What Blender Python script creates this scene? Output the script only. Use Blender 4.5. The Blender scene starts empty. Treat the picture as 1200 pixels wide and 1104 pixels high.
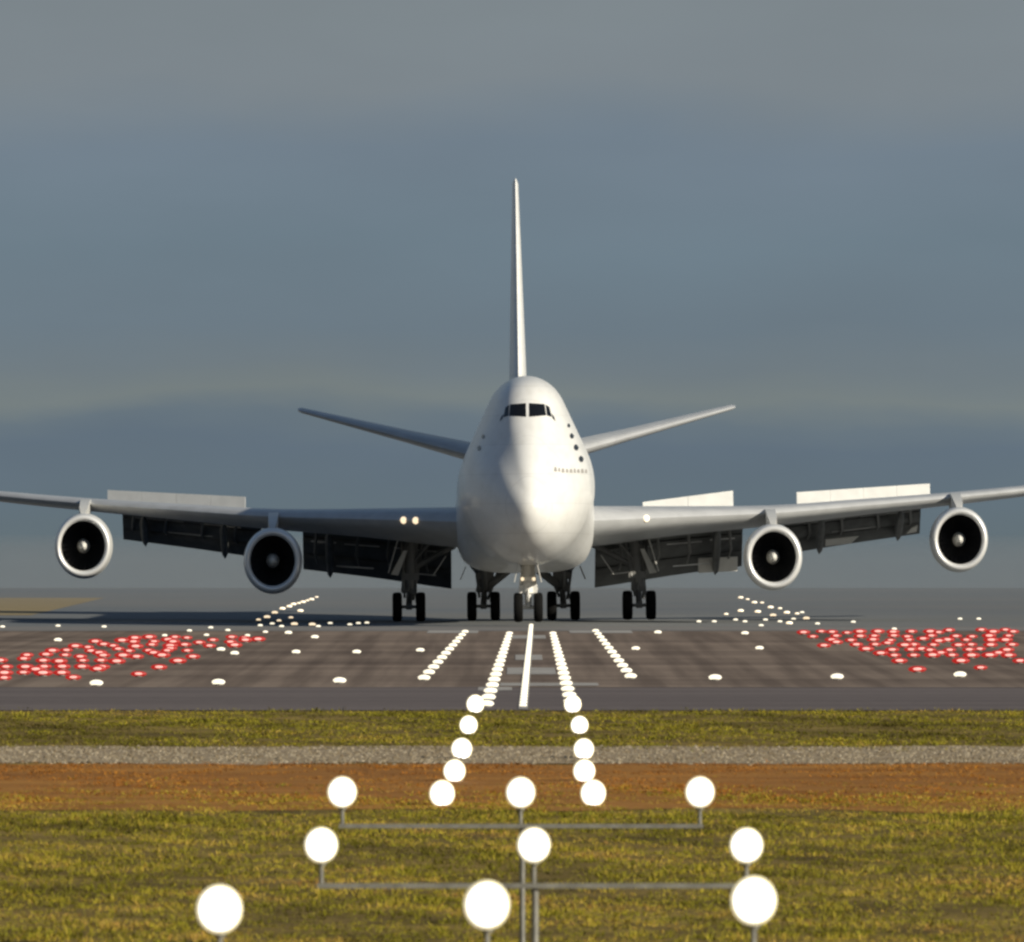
import bpy, math, random
import numpy as np
from mathutils import Vector
from mathutils.bvhtree import BVHTree
random.seed(7)
rng = np.random.default_rng(11)
R = math.radians
scene = bpy.context.scene
COL = scene.collection

# ------------------------------------------------------------------ camera geometry
F = 14500.0          # focal length in pixels of a 1200 px wide picture
YH = 585.0           # row of the eye level
H = 5.85             # eye height above the runway
SUN_AZ, SUN_EL = 54.0, 21.0   # azimuth from the camera side towards the right

# ------------------------------------------------------------------ materials
def nt(name):
    m = bpy.data.materials.new(name); m.use_nodes = True
    n = m.node_tree.nodes; l = m.node_tree.links
    return m, n, l, n['Principled BSDF']

def mat(name, col, rough=0.5, metal=0.0, var=0.0, scale=3.0, emit=None, estr=0.0, coat=0.0, stretch=(1, 1, 1), spec=0.5):
    m, n, l, b = nt(name)
    b.inputs['Base Color'].default_value = (*col, 1)
    b.inputs['Roughness'].default_value = rough
    b.inputs['Metallic'].default_value = metal
    b.inputs['Coat Weight'].default_value = coat
    b.inputs['Specular IOR Level'].default_value = spec
    if var:
        tc = n.new('ShaderNodeTexCoord'); mp = n.new('ShaderNodeMapping'); mp.inputs['Scale'].default_value = stretch
        no = n.new('ShaderNodeTexNoise'); no.inputs['Scale'].default_value = scale; no.inputs['Detail'].default_value = 5
        cr = n.new('ShaderNodeValToRGB')
        cr.color_ramp.elements[0].position = 0.3; cr.color_ramp.elements[1].position = 0.7
        cr.color_ramp.elements[0].color = (*[c * (1 - var) for c in col], 1)
        cr.color_ramp.elements[1].color = (*[min(1, c * (1 + var)) for c in col], 1)
        l.new(tc.outputs['Object'], mp.inputs['Vector']); l.new(mp.outputs[0], no.inputs['Vector'])
        l.new(no.outputs['Fac'], cr.inputs['Fac']); l.new(cr.outputs[0], b.inputs['Base Color'])
    if emit:
        b.inputs['Emission Color'].default_value = (*emit, 1)
        b.inputs['Emission Strength'].default_value = estr
    return m

M = {}
M['white'] = mat('white_paint', (.84, .84, .82), .34, var=.03, scale=.8, coat=.25)
def skin_seams(m):
    n, l = m.node_tree.nodes, m.node_tree.links; b = n['Principled BSDF']
    tc = n.new('ShaderNodeTexCoord'); sp = n.new('ShaderNodeSeparateXYZ'); cb = n.new('ShaderNodeCombineXYZ')
    l.new(tc.outputs['Object'], sp.inputs[0]); l.new(sp.outputs[1], cb.inputs[0]); l.new(sp.outputs[2], cb.inputs[1])
    br = n.new('ShaderNodeTexBrick'); br.offset = 0; br.inputs['Scale'].default_value = 1; br.inputs['Mortar Size'].default_value = .012
    br.inputs['Brick Width'].default_value = 1.9; br.inputs['Row Height'].default_value = 1.35; br.inputs['Mortar Smooth'].default_value = .4
    br.inputs['Color1'].default_value = (1, 1, 1, 1); br.inputs['Color2'].default_value = (.965, .965, .965, 1); br.inputs['Mortar'].default_value = (.80, .80, .80, 1)
    l.new(cb.outputs[0], br.inputs['Vector'])
    mp = n.new('ShaderNodeMapping'); mp.inputs['Scale'].default_value = (1.6, .12, 1.2); no = n.new('ShaderNodeTexNoise'); no.inputs['Scale'].default_value = 2; no.inputs['Detail'].default_value = 6
    l.new(tc.outputs['Object'], mp.inputs[0]); l.new(mp.outputs[0], no.inputs['Vector'])
    cr = n.new('ShaderNodeValToRGB'); cr.color_ramp.elements[0].position = .3; cr.color_ramp.elements[0].color = (.935, .93, .92, 1); cr.color_ramp.elements[1].position = .55; cr.color_ramp.elements[1].color = (1, 1, 1, 1)
    l.new(no.outputs['Fac'], cr.inputs[0])
    src = b.inputs['Base Color'].links[0].from_socket
    for o in (br.outputs['Color'], cr.outputs[0]):
        mx = n.new('ShaderNodeMix'); mx.data_type = 'RGBA'; mx.blend_type = 'MULTIPLY'; mx.inputs[0].default_value = 1
        l.new(src, mx.inputs[6]); l.new(o, mx.inputs[7]); src = mx.outputs[2]
    l.new(src, b.inputs['Base Color'])
skin_seams(M['white'])
M['grey_paint'] = mat('wing_grey_paint', (.55, .56, .57), .38, .2, var=.08, scale=1.2)
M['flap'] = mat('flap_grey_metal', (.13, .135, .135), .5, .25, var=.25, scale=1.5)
M['cowl'] = mat('cowling_paint', (.62, .62, .60), .4, var=.06, scale=1.5)
M['lip'] = mat('bare_metal_lip', (.88, .88, .87), .32, .35)
M['duct'] = mat('inlet_duct', (.07, .068, .06), .6)  # near-black puts the shade inside the inlet into the duct colour
M['fan'] = mat('fan_titanium', (.06, .06, .065), .45, .4)
M['dark'] = mat('dark_steel', (.05, .05, .05), .5, .5, var=.2)
M['strut'] = mat('strut_paint', (.20, .20, .195), .4, var=.1)
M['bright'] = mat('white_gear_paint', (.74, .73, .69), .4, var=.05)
M['tyre'] = mat('tyre_rubber', (.009, .009, .009), .8, spec=.08)
M['glass'] = mat('cockpit_glass', (.008, .009, .011), .12)
M['letter'] = mat('grey_lettering', (.36, .34, .32), .5)
M['seam'] = mat('panel_seam', (.55, .55, .54), .5)
M['lamp_white'] = mat('lamp_lens_white', (.6, .6, .6), .4, emit=(1, .975, .90), estr=2.2)
M['lamp_rim'] = mat('lamp_reflector_rim', (.6, .55, .4), .4, emit=(1, .87, .55), estr=.72)
M['lamp_flush'] = mat('runway_lens_white', (.3, .3, .28), .4, emit=(1, .90, .68), estr=1.25)
M['lamp_warm'] = mat('lamp_lens_warm', (.9, .88, .8), .3, emit=(1, .78, .50), estr=1.1)
M['lamp_pink'] = mat('lamp_bulb_pink', (.2, .1, .1), .5, emit=(1, .50, .42), estr=1.15)
M['lamp_red'] = mat('lamp_lens_halo_red', (.12, .01, .01), .5, emit=(1, .03, .022), estr=.42)  # red lens widened into a lit dome carrying the glow around it
M['galv'] = mat('galvanised_steel', (.23, .225, .20), .5, .3, var=.25, scale=6)
M['housing'] = mat('lamp_housing', (.17, .165, .15), .5, .2, var=.2, scale=9)

def tarmac(name, a, b_, sc=(.02, .22, 1), rough=.85, fine=.25, rubber=False):
    m, n, l, b = nt(name)
    geo = n.new('ShaderNodeNewGeometry'); mp = n.new('ShaderNodeMapping'); mp.inputs['Scale'].default_value = sc
    no = n.new('ShaderNodeTexNoise'); no.inputs['Scale'].default_value = 1; no.inputs['Detail'].default_value = 6; no.inputs['Roughness'].default_value = .62
    cr = n.new('ShaderNodeValToRGB'); cr.color_ramp.elements[0].position = .32; cr.color_ramp.elements[1].position = .68
    cr.color_ramp.elements[0].color = (*a, 1); cr.color_ramp.elements[1].color = (*b_, 1)
    n2 = n.new('ShaderNodeTexNoise'); n2.inputs['Scale'].default_value = 2.2; n2.inputs['Detail'].default_value = 3
    mx = n.new('ShaderNodeMix'); mx.data_type = 'RGBA'; mx.blend_type = 'OVERLAY'; mx.inputs[0].default_value = fine
    l.new(geo.outputs['Position'], mp.inputs['Vector']); l.new(mp.outputs[0], no.inputs['Vector']); l.new(no.outputs['Fac'], cr.inputs['Fac'])
    l.new(geo.outputs['Position'], n2.inputs['Vector'])
    l.new(cr.outputs[0], mx.inputs[6]); l.new(n2.outputs['Fac'], mx.inputs[7]); l.new(mx.outputs[2], b.inputs['Base Color'])
    if rubber:      # tyre rubber laid down along the landing direction, and slab joints
        m3 = n.new('ShaderNodeMapping'); m3.inputs['Scale'].default_value = (1.1, .012, 1); n3 = n.new('ShaderNodeTexNoise'); n3.inputs['Detail'].default_value = 4; n3.inputs['Scale'].default_value = 1
        l.new(geo.outputs['Position'], m3.inputs[0]); l.new(m3.outputs[0], n3.inputs['Vector'])
        c3 = n.new('ShaderNodeValToRGB'); c3.color_ramp.elements[0].position = .38; c3.color_ramp.elements[0].color = (.62, .60, .60, 1); c3.color_ramp.elements[1].position = .6; c3.color_ramp.elements[1].color = (1.08, 1.08, 1.08, 1)
        l.new(n3.outputs['Fac'], c3.inputs[0])
        x3 = n.new('ShaderNodeMix'); x3.data_type = 'RGBA'; x3.blend_type = 'MULTIPLY'; x3.inputs[0].default_value = .8
        l.new(mx.outputs[2], x3.inputs[6]); l.new(c3.outputs[0], x3.inputs[7]); l.new(x3.outputs[2], b.inputs['Base Color'])
    b.inputs['Roughness'].default_value = rough; b.inputs['Specular IOR Level'].default_value = .12
    return m
M['runway'] = tarmac('runway_asphalt', (.135, .100, .078), (.30, .232, .18), sc=(.012, .07, 1), rubber=True)
M['pad'] = tarmac('blast_pad_asphalt', (.115, .096, .094), (.19, .16, .15), sc=(.012, .16, 1))
M['concrete'] = tarmac('pale_concrete', (.17, .16, .15), (.27, .26, .25))
M['farpave'] = tarmac('far_runway_haze_tint', (.165, .182, .195), (.205, .205, .20), sc=(.02, .03, 1), fine=.1)  # blue-grey tint puts the distant haze into the pavement colour
M['paint'] = tarmac('worn_runway_paint', (.26, .24, .22), (.5, .48, .45), sc=(.5, 1.2, 1))
M['soil'] = tarmac('grass_soil', (.10, .07, .018), (.30, .21, .055), sc=(.3, .25, 1), fine=.5)
M['rust'] = tarmac('rust_soil', (.25, .105, .024), (.42, .20, .045), sc=(.1, .35, 1))
M['gravel'] = tarmac('gravel_bed', (.24, .18, .105), (.44, .35, .24), sc=(1.2, 1.6, 1), fine=.5)
M['verge'] = tarmac('dry_verge', (.27, .215, .12), (.33, .26, .15), sc=(.1, .2, 1))

def blade_mat(name, stops, scale=.35):
    m, n, l, b = nt(name)
    at = n.new('ShaderNodeAttribute'); at.attribute_name = 'tint'
    cr = n.new('ShaderNodeValToRGB'); e = cr.color_ramp.elements
    e[0].position, e[0].color = stops[0][0], (*stops[0][1], 1)
    e[1].position, e[1].color = stops[-1][0], (*stops[-1][1], 1)
    for p, c in stops[1:-1]:
        q = e.new(p); q.color = (*c, 1)
    l.new(at.outputs['Fac'], cr.inputs['Fac']); l.new(cr.outputs[0], b.inputs['Base Color'])
    b.inputs['Roughness'].default_value = .75; b.inputs['Specular IOR Level'].default_value = .15
    return m
M['grass'] = blade_mat('grass_blades', [(0, (.07, .058, .008)), (.3, (.20, .19, .014)), (.55, (.36, .295, .03)), (.8, (.46, .30, .065)), (1, (.36, .19, .055))])
M['rustveg'] = blade_mat('rusty_vegetation', [(0, (.20, .08, .015)), (.35, (.40, .155, .022)), (.7, (.48, .23, .035)), (1, (.40, .33, .05))])
M['stone'] = blade_mat('stones', [(0, (.20, .15, .085)), (.5, (.36, .29, .19)), (1, (.50, .42, .30))])

# ------------------------------------------------------------------ mesh helpers
class MB:
    def __init__(s): s.v = []; s.f = []; s.mi = []; s.cur = 0
    def add(s, vs, fs):
        o = len(s.v); s.v += [tuple(p) for p in vs]
        for f in fs: s.f.append([i + o for i in f]); s.mi.append(s.cur)
    def loft(s, rings, closed=True, cap0=True, cap1=True):
        n = len(rings[0]); vs = [p for r in rings for p in r]; fs = []
        for k in range(len(rings) - 1):
            for i in range(n if closed else n - 1):
                j = (i + 1) % n
                fs.append([k * n + i, k * n + j, (k + 1) * n + j, (k + 1) * n + i])
        if closed and cap0: fs.append(list(range(n))[::-1])
        if closed and cap1: fs.append([(len(rings) - 1) * n + i for i in range(n)])
        s.add(vs, fs)
    def box(s, x0, x1, y0, y1, z0, z1):
        v = [(x, y, z) for x in (x0, x1) for y in (y0, y1) for z in (z0, z1)]
        s.add(v, [[0, 1, 3, 2], [4, 6, 7, 5], [0, 4, 5, 1], [2, 3, 7, 6], [0, 2, 6, 4], [1, 5, 7, 3]])
    def tube(s, a, b, r0, r1=None, n=12, caps=True):
        a, b = Vector(a), Vector(b); r1 = r0 if r1 is None else r1
        d = (b - a).normalized(); u = d.orthogonal().normalized(); w = d.cross(u)
        rr = []
        for p, r in ((a, r0), (b, r1)):
            rr.append([p + (u * math.cos(2 * math.pi * i / n) + w * math.sin(2 * math.pi * i / n)) * r for i in range(n)])
        s.loft(rr, True, caps, caps)
    def revolve_y(s, prof, c, n=40, sz=1.0, cap0=False, cap1=False):
        rings = [[(c[0] + r * math.sin(2 * math.pi * i / n), c[1] + y, c[2] + sz * r * math.cos(2 * math.pi * i / n)) for i in range(n)] for y, r in prof]
        s.loft(rings, True, cap0, cap1)
    def revolve_x(s, prof, c, n=32):
        rings = [[(c[0] + x, c[1] + r * math.sin(2 * math.pi * i / n), c[2] + r * math.cos(2 * math.pi * i / n)) for i in range(n)] for x, r in prof]
        s.loft(rings, True, False, False)
    def slab(s, quad, t):        # thick plate from a quad, thickness t along its normal
        q = [Vector(p) for p in quad]; nrm = (q[1] - q[0]).cross(q[3] - q[0]).normalized() * t
        v = q + [p + nrm for p in q]
        s.add(v, [[3, 2, 1, 0], [4, 5, 6, 7], [0, 1, 5, 4], [1, 2, 6, 5], [2, 3, 7, 6], [3, 0, 4, 7]])
    def build(s, name, mats, parent=None, xf=None, smooth=35, recalc=True):
        me = bpy.data.meshes.new(name)
        vs = [xf(p) for p in s.v] if xf else s.v
        me.from_pydata([tuple(p) for p in vs], [], s.f)
        ms = mats if isinstance(mats, (list, tuple)) else [mats]
        for m in ms: me.materials.append(m)
        if len(ms) > 1: me.polygons.foreach_set('material_index', s.mi)
        if recalc:
            import bmesh
            bm = bmesh.new(); bm.from_mesh(me); bmesh.ops.recalc_face_normals(bm, faces=bm.faces); bm.to_mesh(me); bm.free()
        if smooth:
            me.polygons.foreach_set('use_smooth', [True] * len(me.polygons))
            try: me.set_sharp_from_angle(angle=R(smooth))
            except Exception: pass
        o = bpy.data.objects.new(name, me); COL.objects.link(o)
        if parent: o.parent = parent
        return o

def tag(o, label=None, cat=None, group=None, kind=None):
    if label: o['label'] = label
    if cat: o['category'] = cat
    if group: o['group'] = group
    if kind: o['kind'] = kind
    return o
def empty(name, loc):
    o = bpy.data.objects.new(name, None); o.empty_display_size = .3; o.location = loc; COL.objects.link(o); return o

def pchip(xs, ys):
    xs = np.array(xs, float); ys = np.array(ys, float); h = np.diff(xs); d = np.diff(ys) / h
    m = np.zeros(len(xs)); m[0], m[-1] = d[0], d[-1]
    for i in range(1, len(xs) - 1):
        if d[i - 1] * d[i] > 0:
            w1, w2 = 2 * h[i] + h[i - 1], h[i] + 2 * h[i - 1]; m[i] = (w1 + w2) / (w1 / d[i - 1] + w2 / d[i])
    def f(x):
        x = min(max(x, xs[0]), xs[-1]); i = min(int(np.searchsorted(xs, x, 'right')) - 1, len(xs) - 2)
        t = (x - xs[i]) / h[i]
        return (2*t**3-3*t*t+1)*ys[i] + (t**3-2*t*t+t)*h[i]*m[i] + (-2*t**3+3*t*t)*ys[i+1] + (t**3-t*t)*h[i]*m[i+1]
    return f

# ------------------------------------------------------------------ ground
_zg = pchip([-400, 0, 8, 30, 60, 123, 154, 183, 217, 337, 600, 790, 1000, 2000, 6000, 30000],
            [4.1, 4.1, 4.0, 1.4, -.9, -1.25, -1.05, -.85, -.65, .10, 0, -.05, -1.6, -14, -70, -420])
def zg(d): return _zg(d)
def on_ground(px, py, h=0.0):
    lo, hi = 150.0, 2000.0
    for _ in range(60):
        m = (lo + hi) / 2
        if YH + F * (H - zg(m) - h) / m > py: lo = m
        else: hi = m
    return ((px - 600) * lo / F, lo)

def sheet(name, d0, d1, x0, x1, dz, m, step=6.0, wob=0.0, kind='structure', xs=None):
    n = max(2, int((d1 - d0) / step) + 1); nx = 60 if wob else 2
    xs = xs or [x0 + (x1 - x0) * i / (nx - 1) for i in range(nx)]
    v, f = [], []
    for r in range(n):
        for i, x in enumerate(xs):
            d = d0 + (d1 - d0) * r / (n - 1)
            if wob and r in (0, n - 1): d += wob * (math.sin(x * .9 + d0) + .6 * math.sin(x * 2.7 + d1) + random.uniform(-.8, .8))
            v.append((x, d, zg(d) + dz))
    k = len(xs)
    for r in range(n - 1):
        for i in range(k - 1): f.append([r*k+i, r*k+i+1, (r+1)*k+i+1, (r+1)*k+i])
    mb = MB(); mb.add(v, f); o = mb.build(name, m, smooth=0, recalc=False)
    o['kind'] = kind; return o

rows = list(np.arange(-400, 0, 50)) + list(np.arange(0, 340, 4)) + list(np.arange(340, 1000, 10)) + list(np.arange(1000, 6000, 250)) + list(np.arange(6000, 30001, 2000))
gx = [-9000, -2000, -400, -100, -40, 0, 40, 100, 400, 2000, 9000]
gv = [(x, float(d), zg(d)) for d in rows for x in gx]; k = len(gx)
gf = [[r*k+i, r*k+i+1, (r+1)*k+i+1, (r+1)*k+i] for r in range(len(rows)-1) for i in range(k-1)]
mb = MB(); mb.add(gv, gf); mb.build('ground', M['soil'], smooth=0, recalc=False)['kind'] = 'structure'

D = lambda py: on_ground(600, py)[1]
dG0, dR0, dR1, dP0, dP1, dG1 = 150, D(950), D(896), D(896), D(876), D(833)
sheet('dirt_strip', dR0, dR1, -70, 70, .008, M['rust'], wob=1.5)
sheet('gravel_strip', dR1 + .4, dP1, -70, 70, .012, M['gravel'], wob=1.0)
sheet('runway_pad', dG1, D(806), -70, 70, .016, M['pad'], wob=.25)
sheet('runway', D(806) + .3, 545, -70, 70, .012, M['runway'])
sheet('concrete_crossing', 545.3, 566, -70, 70, .016, M['concrete'])
sheet('far_runway', 566.3, 1000, -120, 120, .012, M['farpave'])
sheet('dry_verge', 622, 735, -90, -24.2, .020, M['verge'], step=4)

# worn paint across the pavement
def paint_px(x0, x1, y0, y1, dz=.024):
    a = on_ground(x0, y1); b = on_ground(x1, y1); c = on_ground(x0, y0)
    s = sheet('runway_marking', a[1], c[1], a[0], b[0], dz, M['paint'], step=4)
for q in [(604, 636, 768, 774), (594, 652, 783, 791), (586, 702, 801, 804.5), (600, 640, 745, 749), (500, 560, 739.5, 742.5), (668, 742, 739.5, 742.5), (560, 600, 806, 810)]:
    paint_px(*q)
# centre line
a0, a1 = on_ground(613, 832), on_ground(622, 742)
mb = MB(); n = 40; v = []
for i in range(n + 1):
    t = i / n; d = a0[1] + (a1[1] - a0[1]) * t; x = a0[0] + (a1[0] - a0[0]) * t
    v += [(x - .13, d, zg(d) + .029), (x + .13, d, zg(d) + .029)]
mb.add(v, [[2*i, 2*i+1, 2*i+3, 2*i+2] for i in range(n)])
mb.build('centre_line', M['paint'], smooth=0, recalc=False)['kind'] = 'structure'

# ------------------------------------------------------------------ grass and ground cover
def wave(x, y, s, ph):
    return (np.sin(x*s*1.3+ph+1.7*np.sin(y*s*.6+ph*2)) + np.sin(y*s*.9+ph*1.7+1.3*np.sin(x*s*.8+ph)) + np.sin((x+y)*s*.7+ph*.6)) / 3
def zg_np(d):
    t = np.arange(100, 420, 1.0); return np.interp(d, t, [zg(q) for q in t])
def blades(name, m, d0, d1, n_tuft, per, h0, h1, w, spread, label, cat, tintfn, soft=0):
    # tuft centres, wider with distance
    d = d0 + (d1 - d0) * rng.random(n_tuft); hw = d * 600 / F + 11
    x = (rng.random(n_tuft) * 2 - 1) * hw
    if soft: d = d + rng.normal(0, soft, n_tuft)
    keep = wave(x, d, .55, 1.2) + rng.random(n_tuft) * 1.3 > .0; x, d = x[keep], d[keep]; nt_ = len(x)
    th = (h0 + (h1 - h0) * rng.random(nt_) ** 2) * (1 + .45 * wave(x, d * .4, .9, 3.3) + .4 * wave(x, d * .5, 2.9, 1.3)); tt = tintfn(x, d) + rng.normal(0, .10, nt_)
    X = np.repeat(x, per) + rng.normal(0, spread, nt_*per); Y = np.repeat(d, per) + rng.normal(0, spread, nt_*per)
    Hh = np.repeat(th, per) * (.55 + .6 * rng.random(nt_*per)); T = np.repeat(tt, per) + rng.normal(0, .12, nt_*per)
    N = len(X); ang = rng.random(N) * np.pi; W = w * (.6 + .8 * rng.random(N))
    lx = (X - np.repeat(x, per)) * .9 + rng.normal(0, .35, N) * Hh; ly = (Y - np.repeat(d, per)) * .9 + rng.normal(0, .35, N) * Hh
    Z = zg_np(Y) - .01
    co = np.zeros((N, 3, 3))
    co[:, 0] = np.stack([X - np.cos(ang)*W, Y - np.sin(ang)*W, Z], 1)
    co[:, 1] = np.stack([X + np.cos(ang)*W, Y + np.sin(ang)*W, Z], 1)
    co[:, 2] = np.stack([X + lx, Y + ly, Z + Hh], 1)
    me = bpy.data.meshes.new(name)
    me.vertices.add(N*3); me.vertices.foreach_set('co', co.ravel())
    me.loops.add(N*3); me.loops.foreach_set('vertex_index', np.arange(N*3, dtype=np.int32))
    me.polygons.add(N); me.polygons.foreach_set('loop_start', np.arange(0, N*3, 3, dtype=np.int32))
    at = me.attributes.new('tint', 'FLOAT', 'POINT'); at.data.foreach_set('value', np.repeat(np.clip(T, 0, 1), 3).astype(np.float32))
    me.materials.append(m); me.update(); me.validate()
    o = bpy.data.objects.new(name, me); COL.objects.link(o)
    tag(o, label, cat, kind='stuff'); return o
blades('grass', M['grass'], 150, dR0 - 1, 86000, 6, .03, .115, .014, .05,
       'rough olive and straw coloured grass in the foreground behind the light bars', 'grass',
       lambda x, d: .38 + .26 * wave(x, d * .35, .8, 0) + .30 * wave(x, d * .5, 2.3, 2) + .12 * np.clip((215 - d) / 40, 0, 1) * (1 + wave(x, d, .8, 5)), soft=.0)
blades('verge_grass', M['grass'], dR0 - 6, dR0 + 11, 17500, 6, .02, .08, .018, .06,
       'yellowish grass fringe along the rusty ground strip', 'grass', lambda x, d: .50 + .2 * wave(x, d, .7, 4), soft=4.0)
blades('rusty_ground_cover', M['rustveg'], dR0 + 2, dR1, 34000, 6, .015, .06, .020, .07,
       'rust orange dry ground cover in a band across the view', 'ground cover', lambda x, d: .38 + .2 * wave(x, d * .3, .6, 1) + .15 * wave(x, d * .3, 2.2, 4) - .22 * np.clip((d - dR1 + 8) / 8, 0, 1) + .5 * np.clip((dR0 + 11 - d) / 9, 0, 1), soft=1.6)
blades('far_grass', M['grass'], dP1 - .5, dG1 - .6, 34000, 6, .02, .085, .02, .07,
       'olive green grass strip in front of the runway end', 'grass', lambda x, d: .30 + .26 * wave(x, d * .3, .45, 6) + .2 * wave(x, d * .4, 1.6, 3), soft=1.8)
# gravel stones
def stones():
    N = 9000; d = dR1 + .4 + (dP1 - dR1 - .4) * rng.random(N) + rng.normal(0, .5, N); x = (rng.random(N) * 2 - 1) * (d * 600 / F + 5)
    s = .022 + .045 * rng.random(N) ** 2; Z = zg_np(d) + .01
    base = np.array([[1, 0, 0], [0, 1, 0], [-1, 0, 0], [0, -1, 0], [0, 0, 1]], float)
    co = base[None] * s[:, None, None] * (.7 + .6 * rng.random((N, 5, 3))) ; co[:, :, 2] *= .8
    co += np.stack([x, d, Z], 1)[:, None, :]
    tri = np.array([[0, 1, 4], [1, 2, 4], [2, 3, 4], [3, 0, 4]]); idx = (np.arange(N)[:, None, None] * 5 + tri[None]).ravel().astype(np.int32)
    me = bpy.data.meshes.new('gravel'); me.vertices.add(N*5); me.vertices.foreach_set('co', co.ravel())
    me.loops.add(N*12); me.loops.foreach_set('vertex_index', idx)
    me.polygons.add(N*4); me.polygons.foreach_set('loop_start', np.arange(0, N*12, 3, dtype=np.int32))
    at = me.attributes.new('tint', 'FLOAT', 'POINT'); at.data.foreach_set('value', np.repeat(rng.random(N), 5).astype(np.float32))
    me.materials.append(M['stone']); me.update(); me.validate()
    o = bpy.data.objects.new('gravel', me); COL.objects.link(o); tag(o, 'pale gravel stones along the strip before the grass', 'gravel', kind='stuff')
stones()

# low sunlit mist over the far end of the runway
mb = MB(); mb.box(-160, 160, 655, 1150, -5, 2.6)
m, n_, l_, b_ = nt('mist_volume'); n_.remove(b_); pv = n_.new('ShaderNodeVolumePrincipled'); pv.inputs['Density'].default_value = .0022; pv.inputs['Color'].default_value = (.40, .45, .50, 1)
l_.new(pv.outputs[0], n_['Material Output'].inputs['Volume'])
tag(mb.build('mist', m, smooth=0), 'thin low mist lying over the far end of the runway', 'mist', kind='stuff')

# ------------------------------------------------------------------ the airliner
S = 1.13; Y0 = 33.0
PX = lambda p: (p[0], p[1] - Y0, p[2] * S)
dA = 560.0
plane = empty('airliner', (.57, dA + Y0, zg(dA + Y0) + .03))
plane.rotation_euler = (R(-.40), R(-.42), R(.42))
tag(plane, 'white four engined jumbo jet landing head on above the runway lights', 'airplane')

st = [  # y, zb, zt, w, zc, r2
 (0.0, 4.58, 4.62, .03, 4.60, .02), (.15, 4.15, 5.06, .46, 4.61, .30), (.5, 3.72, 5.62, .88, 4.66, .52), (1.0, 3.38, 6.2, 1.30, 4.74, .72),
 (1.75, 3.04, 6.88, 1.76, 4.86, .92), (2.5, 2.84, 7.45, 2.10, 4.98, 1.05), (3.25, 2.68, 8.0, 2.36, 5.09, 1.15), (4.0, 2.56, 8.62, 2.57, 5.19, 1.20),
 (4.7, 2.48, 9.16, 2.72, 5.27, 1.28), (5.5, 2.42, 9.58, 2.87, 5.35, 1.45), (7.0, 2.34, 9.90, 2.99, 5.45, 1.72), (9.0, 2.29, 10.02, 3.1, 5.5, 1.88),
 (11.5, 2.28, 10.04, 3.14, 5.5, 1.92), (21.0, 2.28, 10.04, 3.14, 5.5, 1.92), (25.5, 2.28, 9.5, 3.14, 5.5, 1.95), (30.0, 2.28, 8.76, 3.14, 5.5, 2.0),
 (46.0, 2.28, 8.76, 3.14, 5.5, 2.0), (50.0, 2.55, 8.75, 3.08, 5.6, 2.0), (56.0, 3.5, 8.68, 2.75, 6.0, 1.8), (62.0, 4.8, 8.5, 1.85, 6.6, 1.3),
 (67.0, 6.0, 8.15, .9, 7.1, .7), (70.0, 6.8, 7.8, .35, 7.3, .3)]
sq = [math.sqrt(a[0]) for a in st]
fs_ = [pchip(sq, [a[i] for a in st]) for i in range(1, 6)]
FS = [(0, 0), (.9, 0), (1.7, .04), (2.4, .2), (2.88, .52), (3.17, 1.1), (3.28, 1.8), (3.26, 2.5), (3.19, 3.1), (3.14, 3.46)]
FA = [math.atan2(z - 3.46, x) for x, z in FS]; FRr = [math.hypot(x, z - 3.46) for x, z in FS]
FR = lambda a: float(np.interp(a, FA, FRr))
def section(y, M_=44):
    zb, zt, w, zc, r2 = [f(math.sqrt(y)) for f in fs_]
    pts = []
    for i in range(241):
        ph = -math.pi/2 + math.pi * i / 240; c, s_ = math.cos(ph), math.sin(ph)
        b = zc - zb if s_ < 0 else min(zt - zc, w * 1.0)
        h1 = math.sqrt((w*c)**2 + (b*s_)**2); l1 = h1 + zc*s_; l2 = r2 + (zt - r2)*s_
        pts.append((w*w*c/h1, zc + b*b*s_/h1) if l1 >= l2 else (r2*c, zt - r2 + r2*s_))
    if 10 < y < 47:      # belly fairing blended into the lower lobe
        k = min(1, (y - 10) / 14) if y < 27 else min(1, (47 - y) / 10); k = k*k*(3 - 2*k); q2 = []
        for X_, Z_ in pts:
            a_ = math.atan2(Z_ - zc, X_); r_ = math.hypot(X_, Z_ - zc)
            q2.append((X_, Z_) if Z_ > zc - .1 else tuple([(r_ + k * max(0, FR(a_) - r_)) * t_ + o_ for t_, o_ in ((math.cos(a_), 0), (math.sin(a_), zc))]))
        pts = q2
    L = [0.0]
    for p, q in zip(pts, pts[1:]): L.append(L[-1] + math.hypot(q[0]-p[0], q[1]-p[1]))
    px, pz = np.array([p[0] for p in pts]), np.array([p[1] for p in pts])
    t = np.linspace(0, L[-1], M_ + 1); X = np.interp(t, L, px); Z = np.interp(t, L, pz)
    right = [(float(a), y, float(b)) for a, b in zip(X, Z)]; right[0] = (0, y, right[0][2]); right[-1] = (0, y, right[-1][2])
    return right + [(-a, yy, b) for a, yy, b in right[-2:0:-1]]
ysamp = [(.12 + i * .085) ** 2 for i in range(0, 37)] ; ysamp = [.0008] + [y for y in ysamp if y < 11] + list(np.linspace(11.2, 70, 62))
fus = MB(); fus.loft([section(float(y)) for y in ysamp])
fuselage = fus.build('fuselage', M['white'], plane, PX, smooth=60)
bvh = BVHTree.FromPolygons([Vector(p) for p in fus.v], fus.f)

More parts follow.
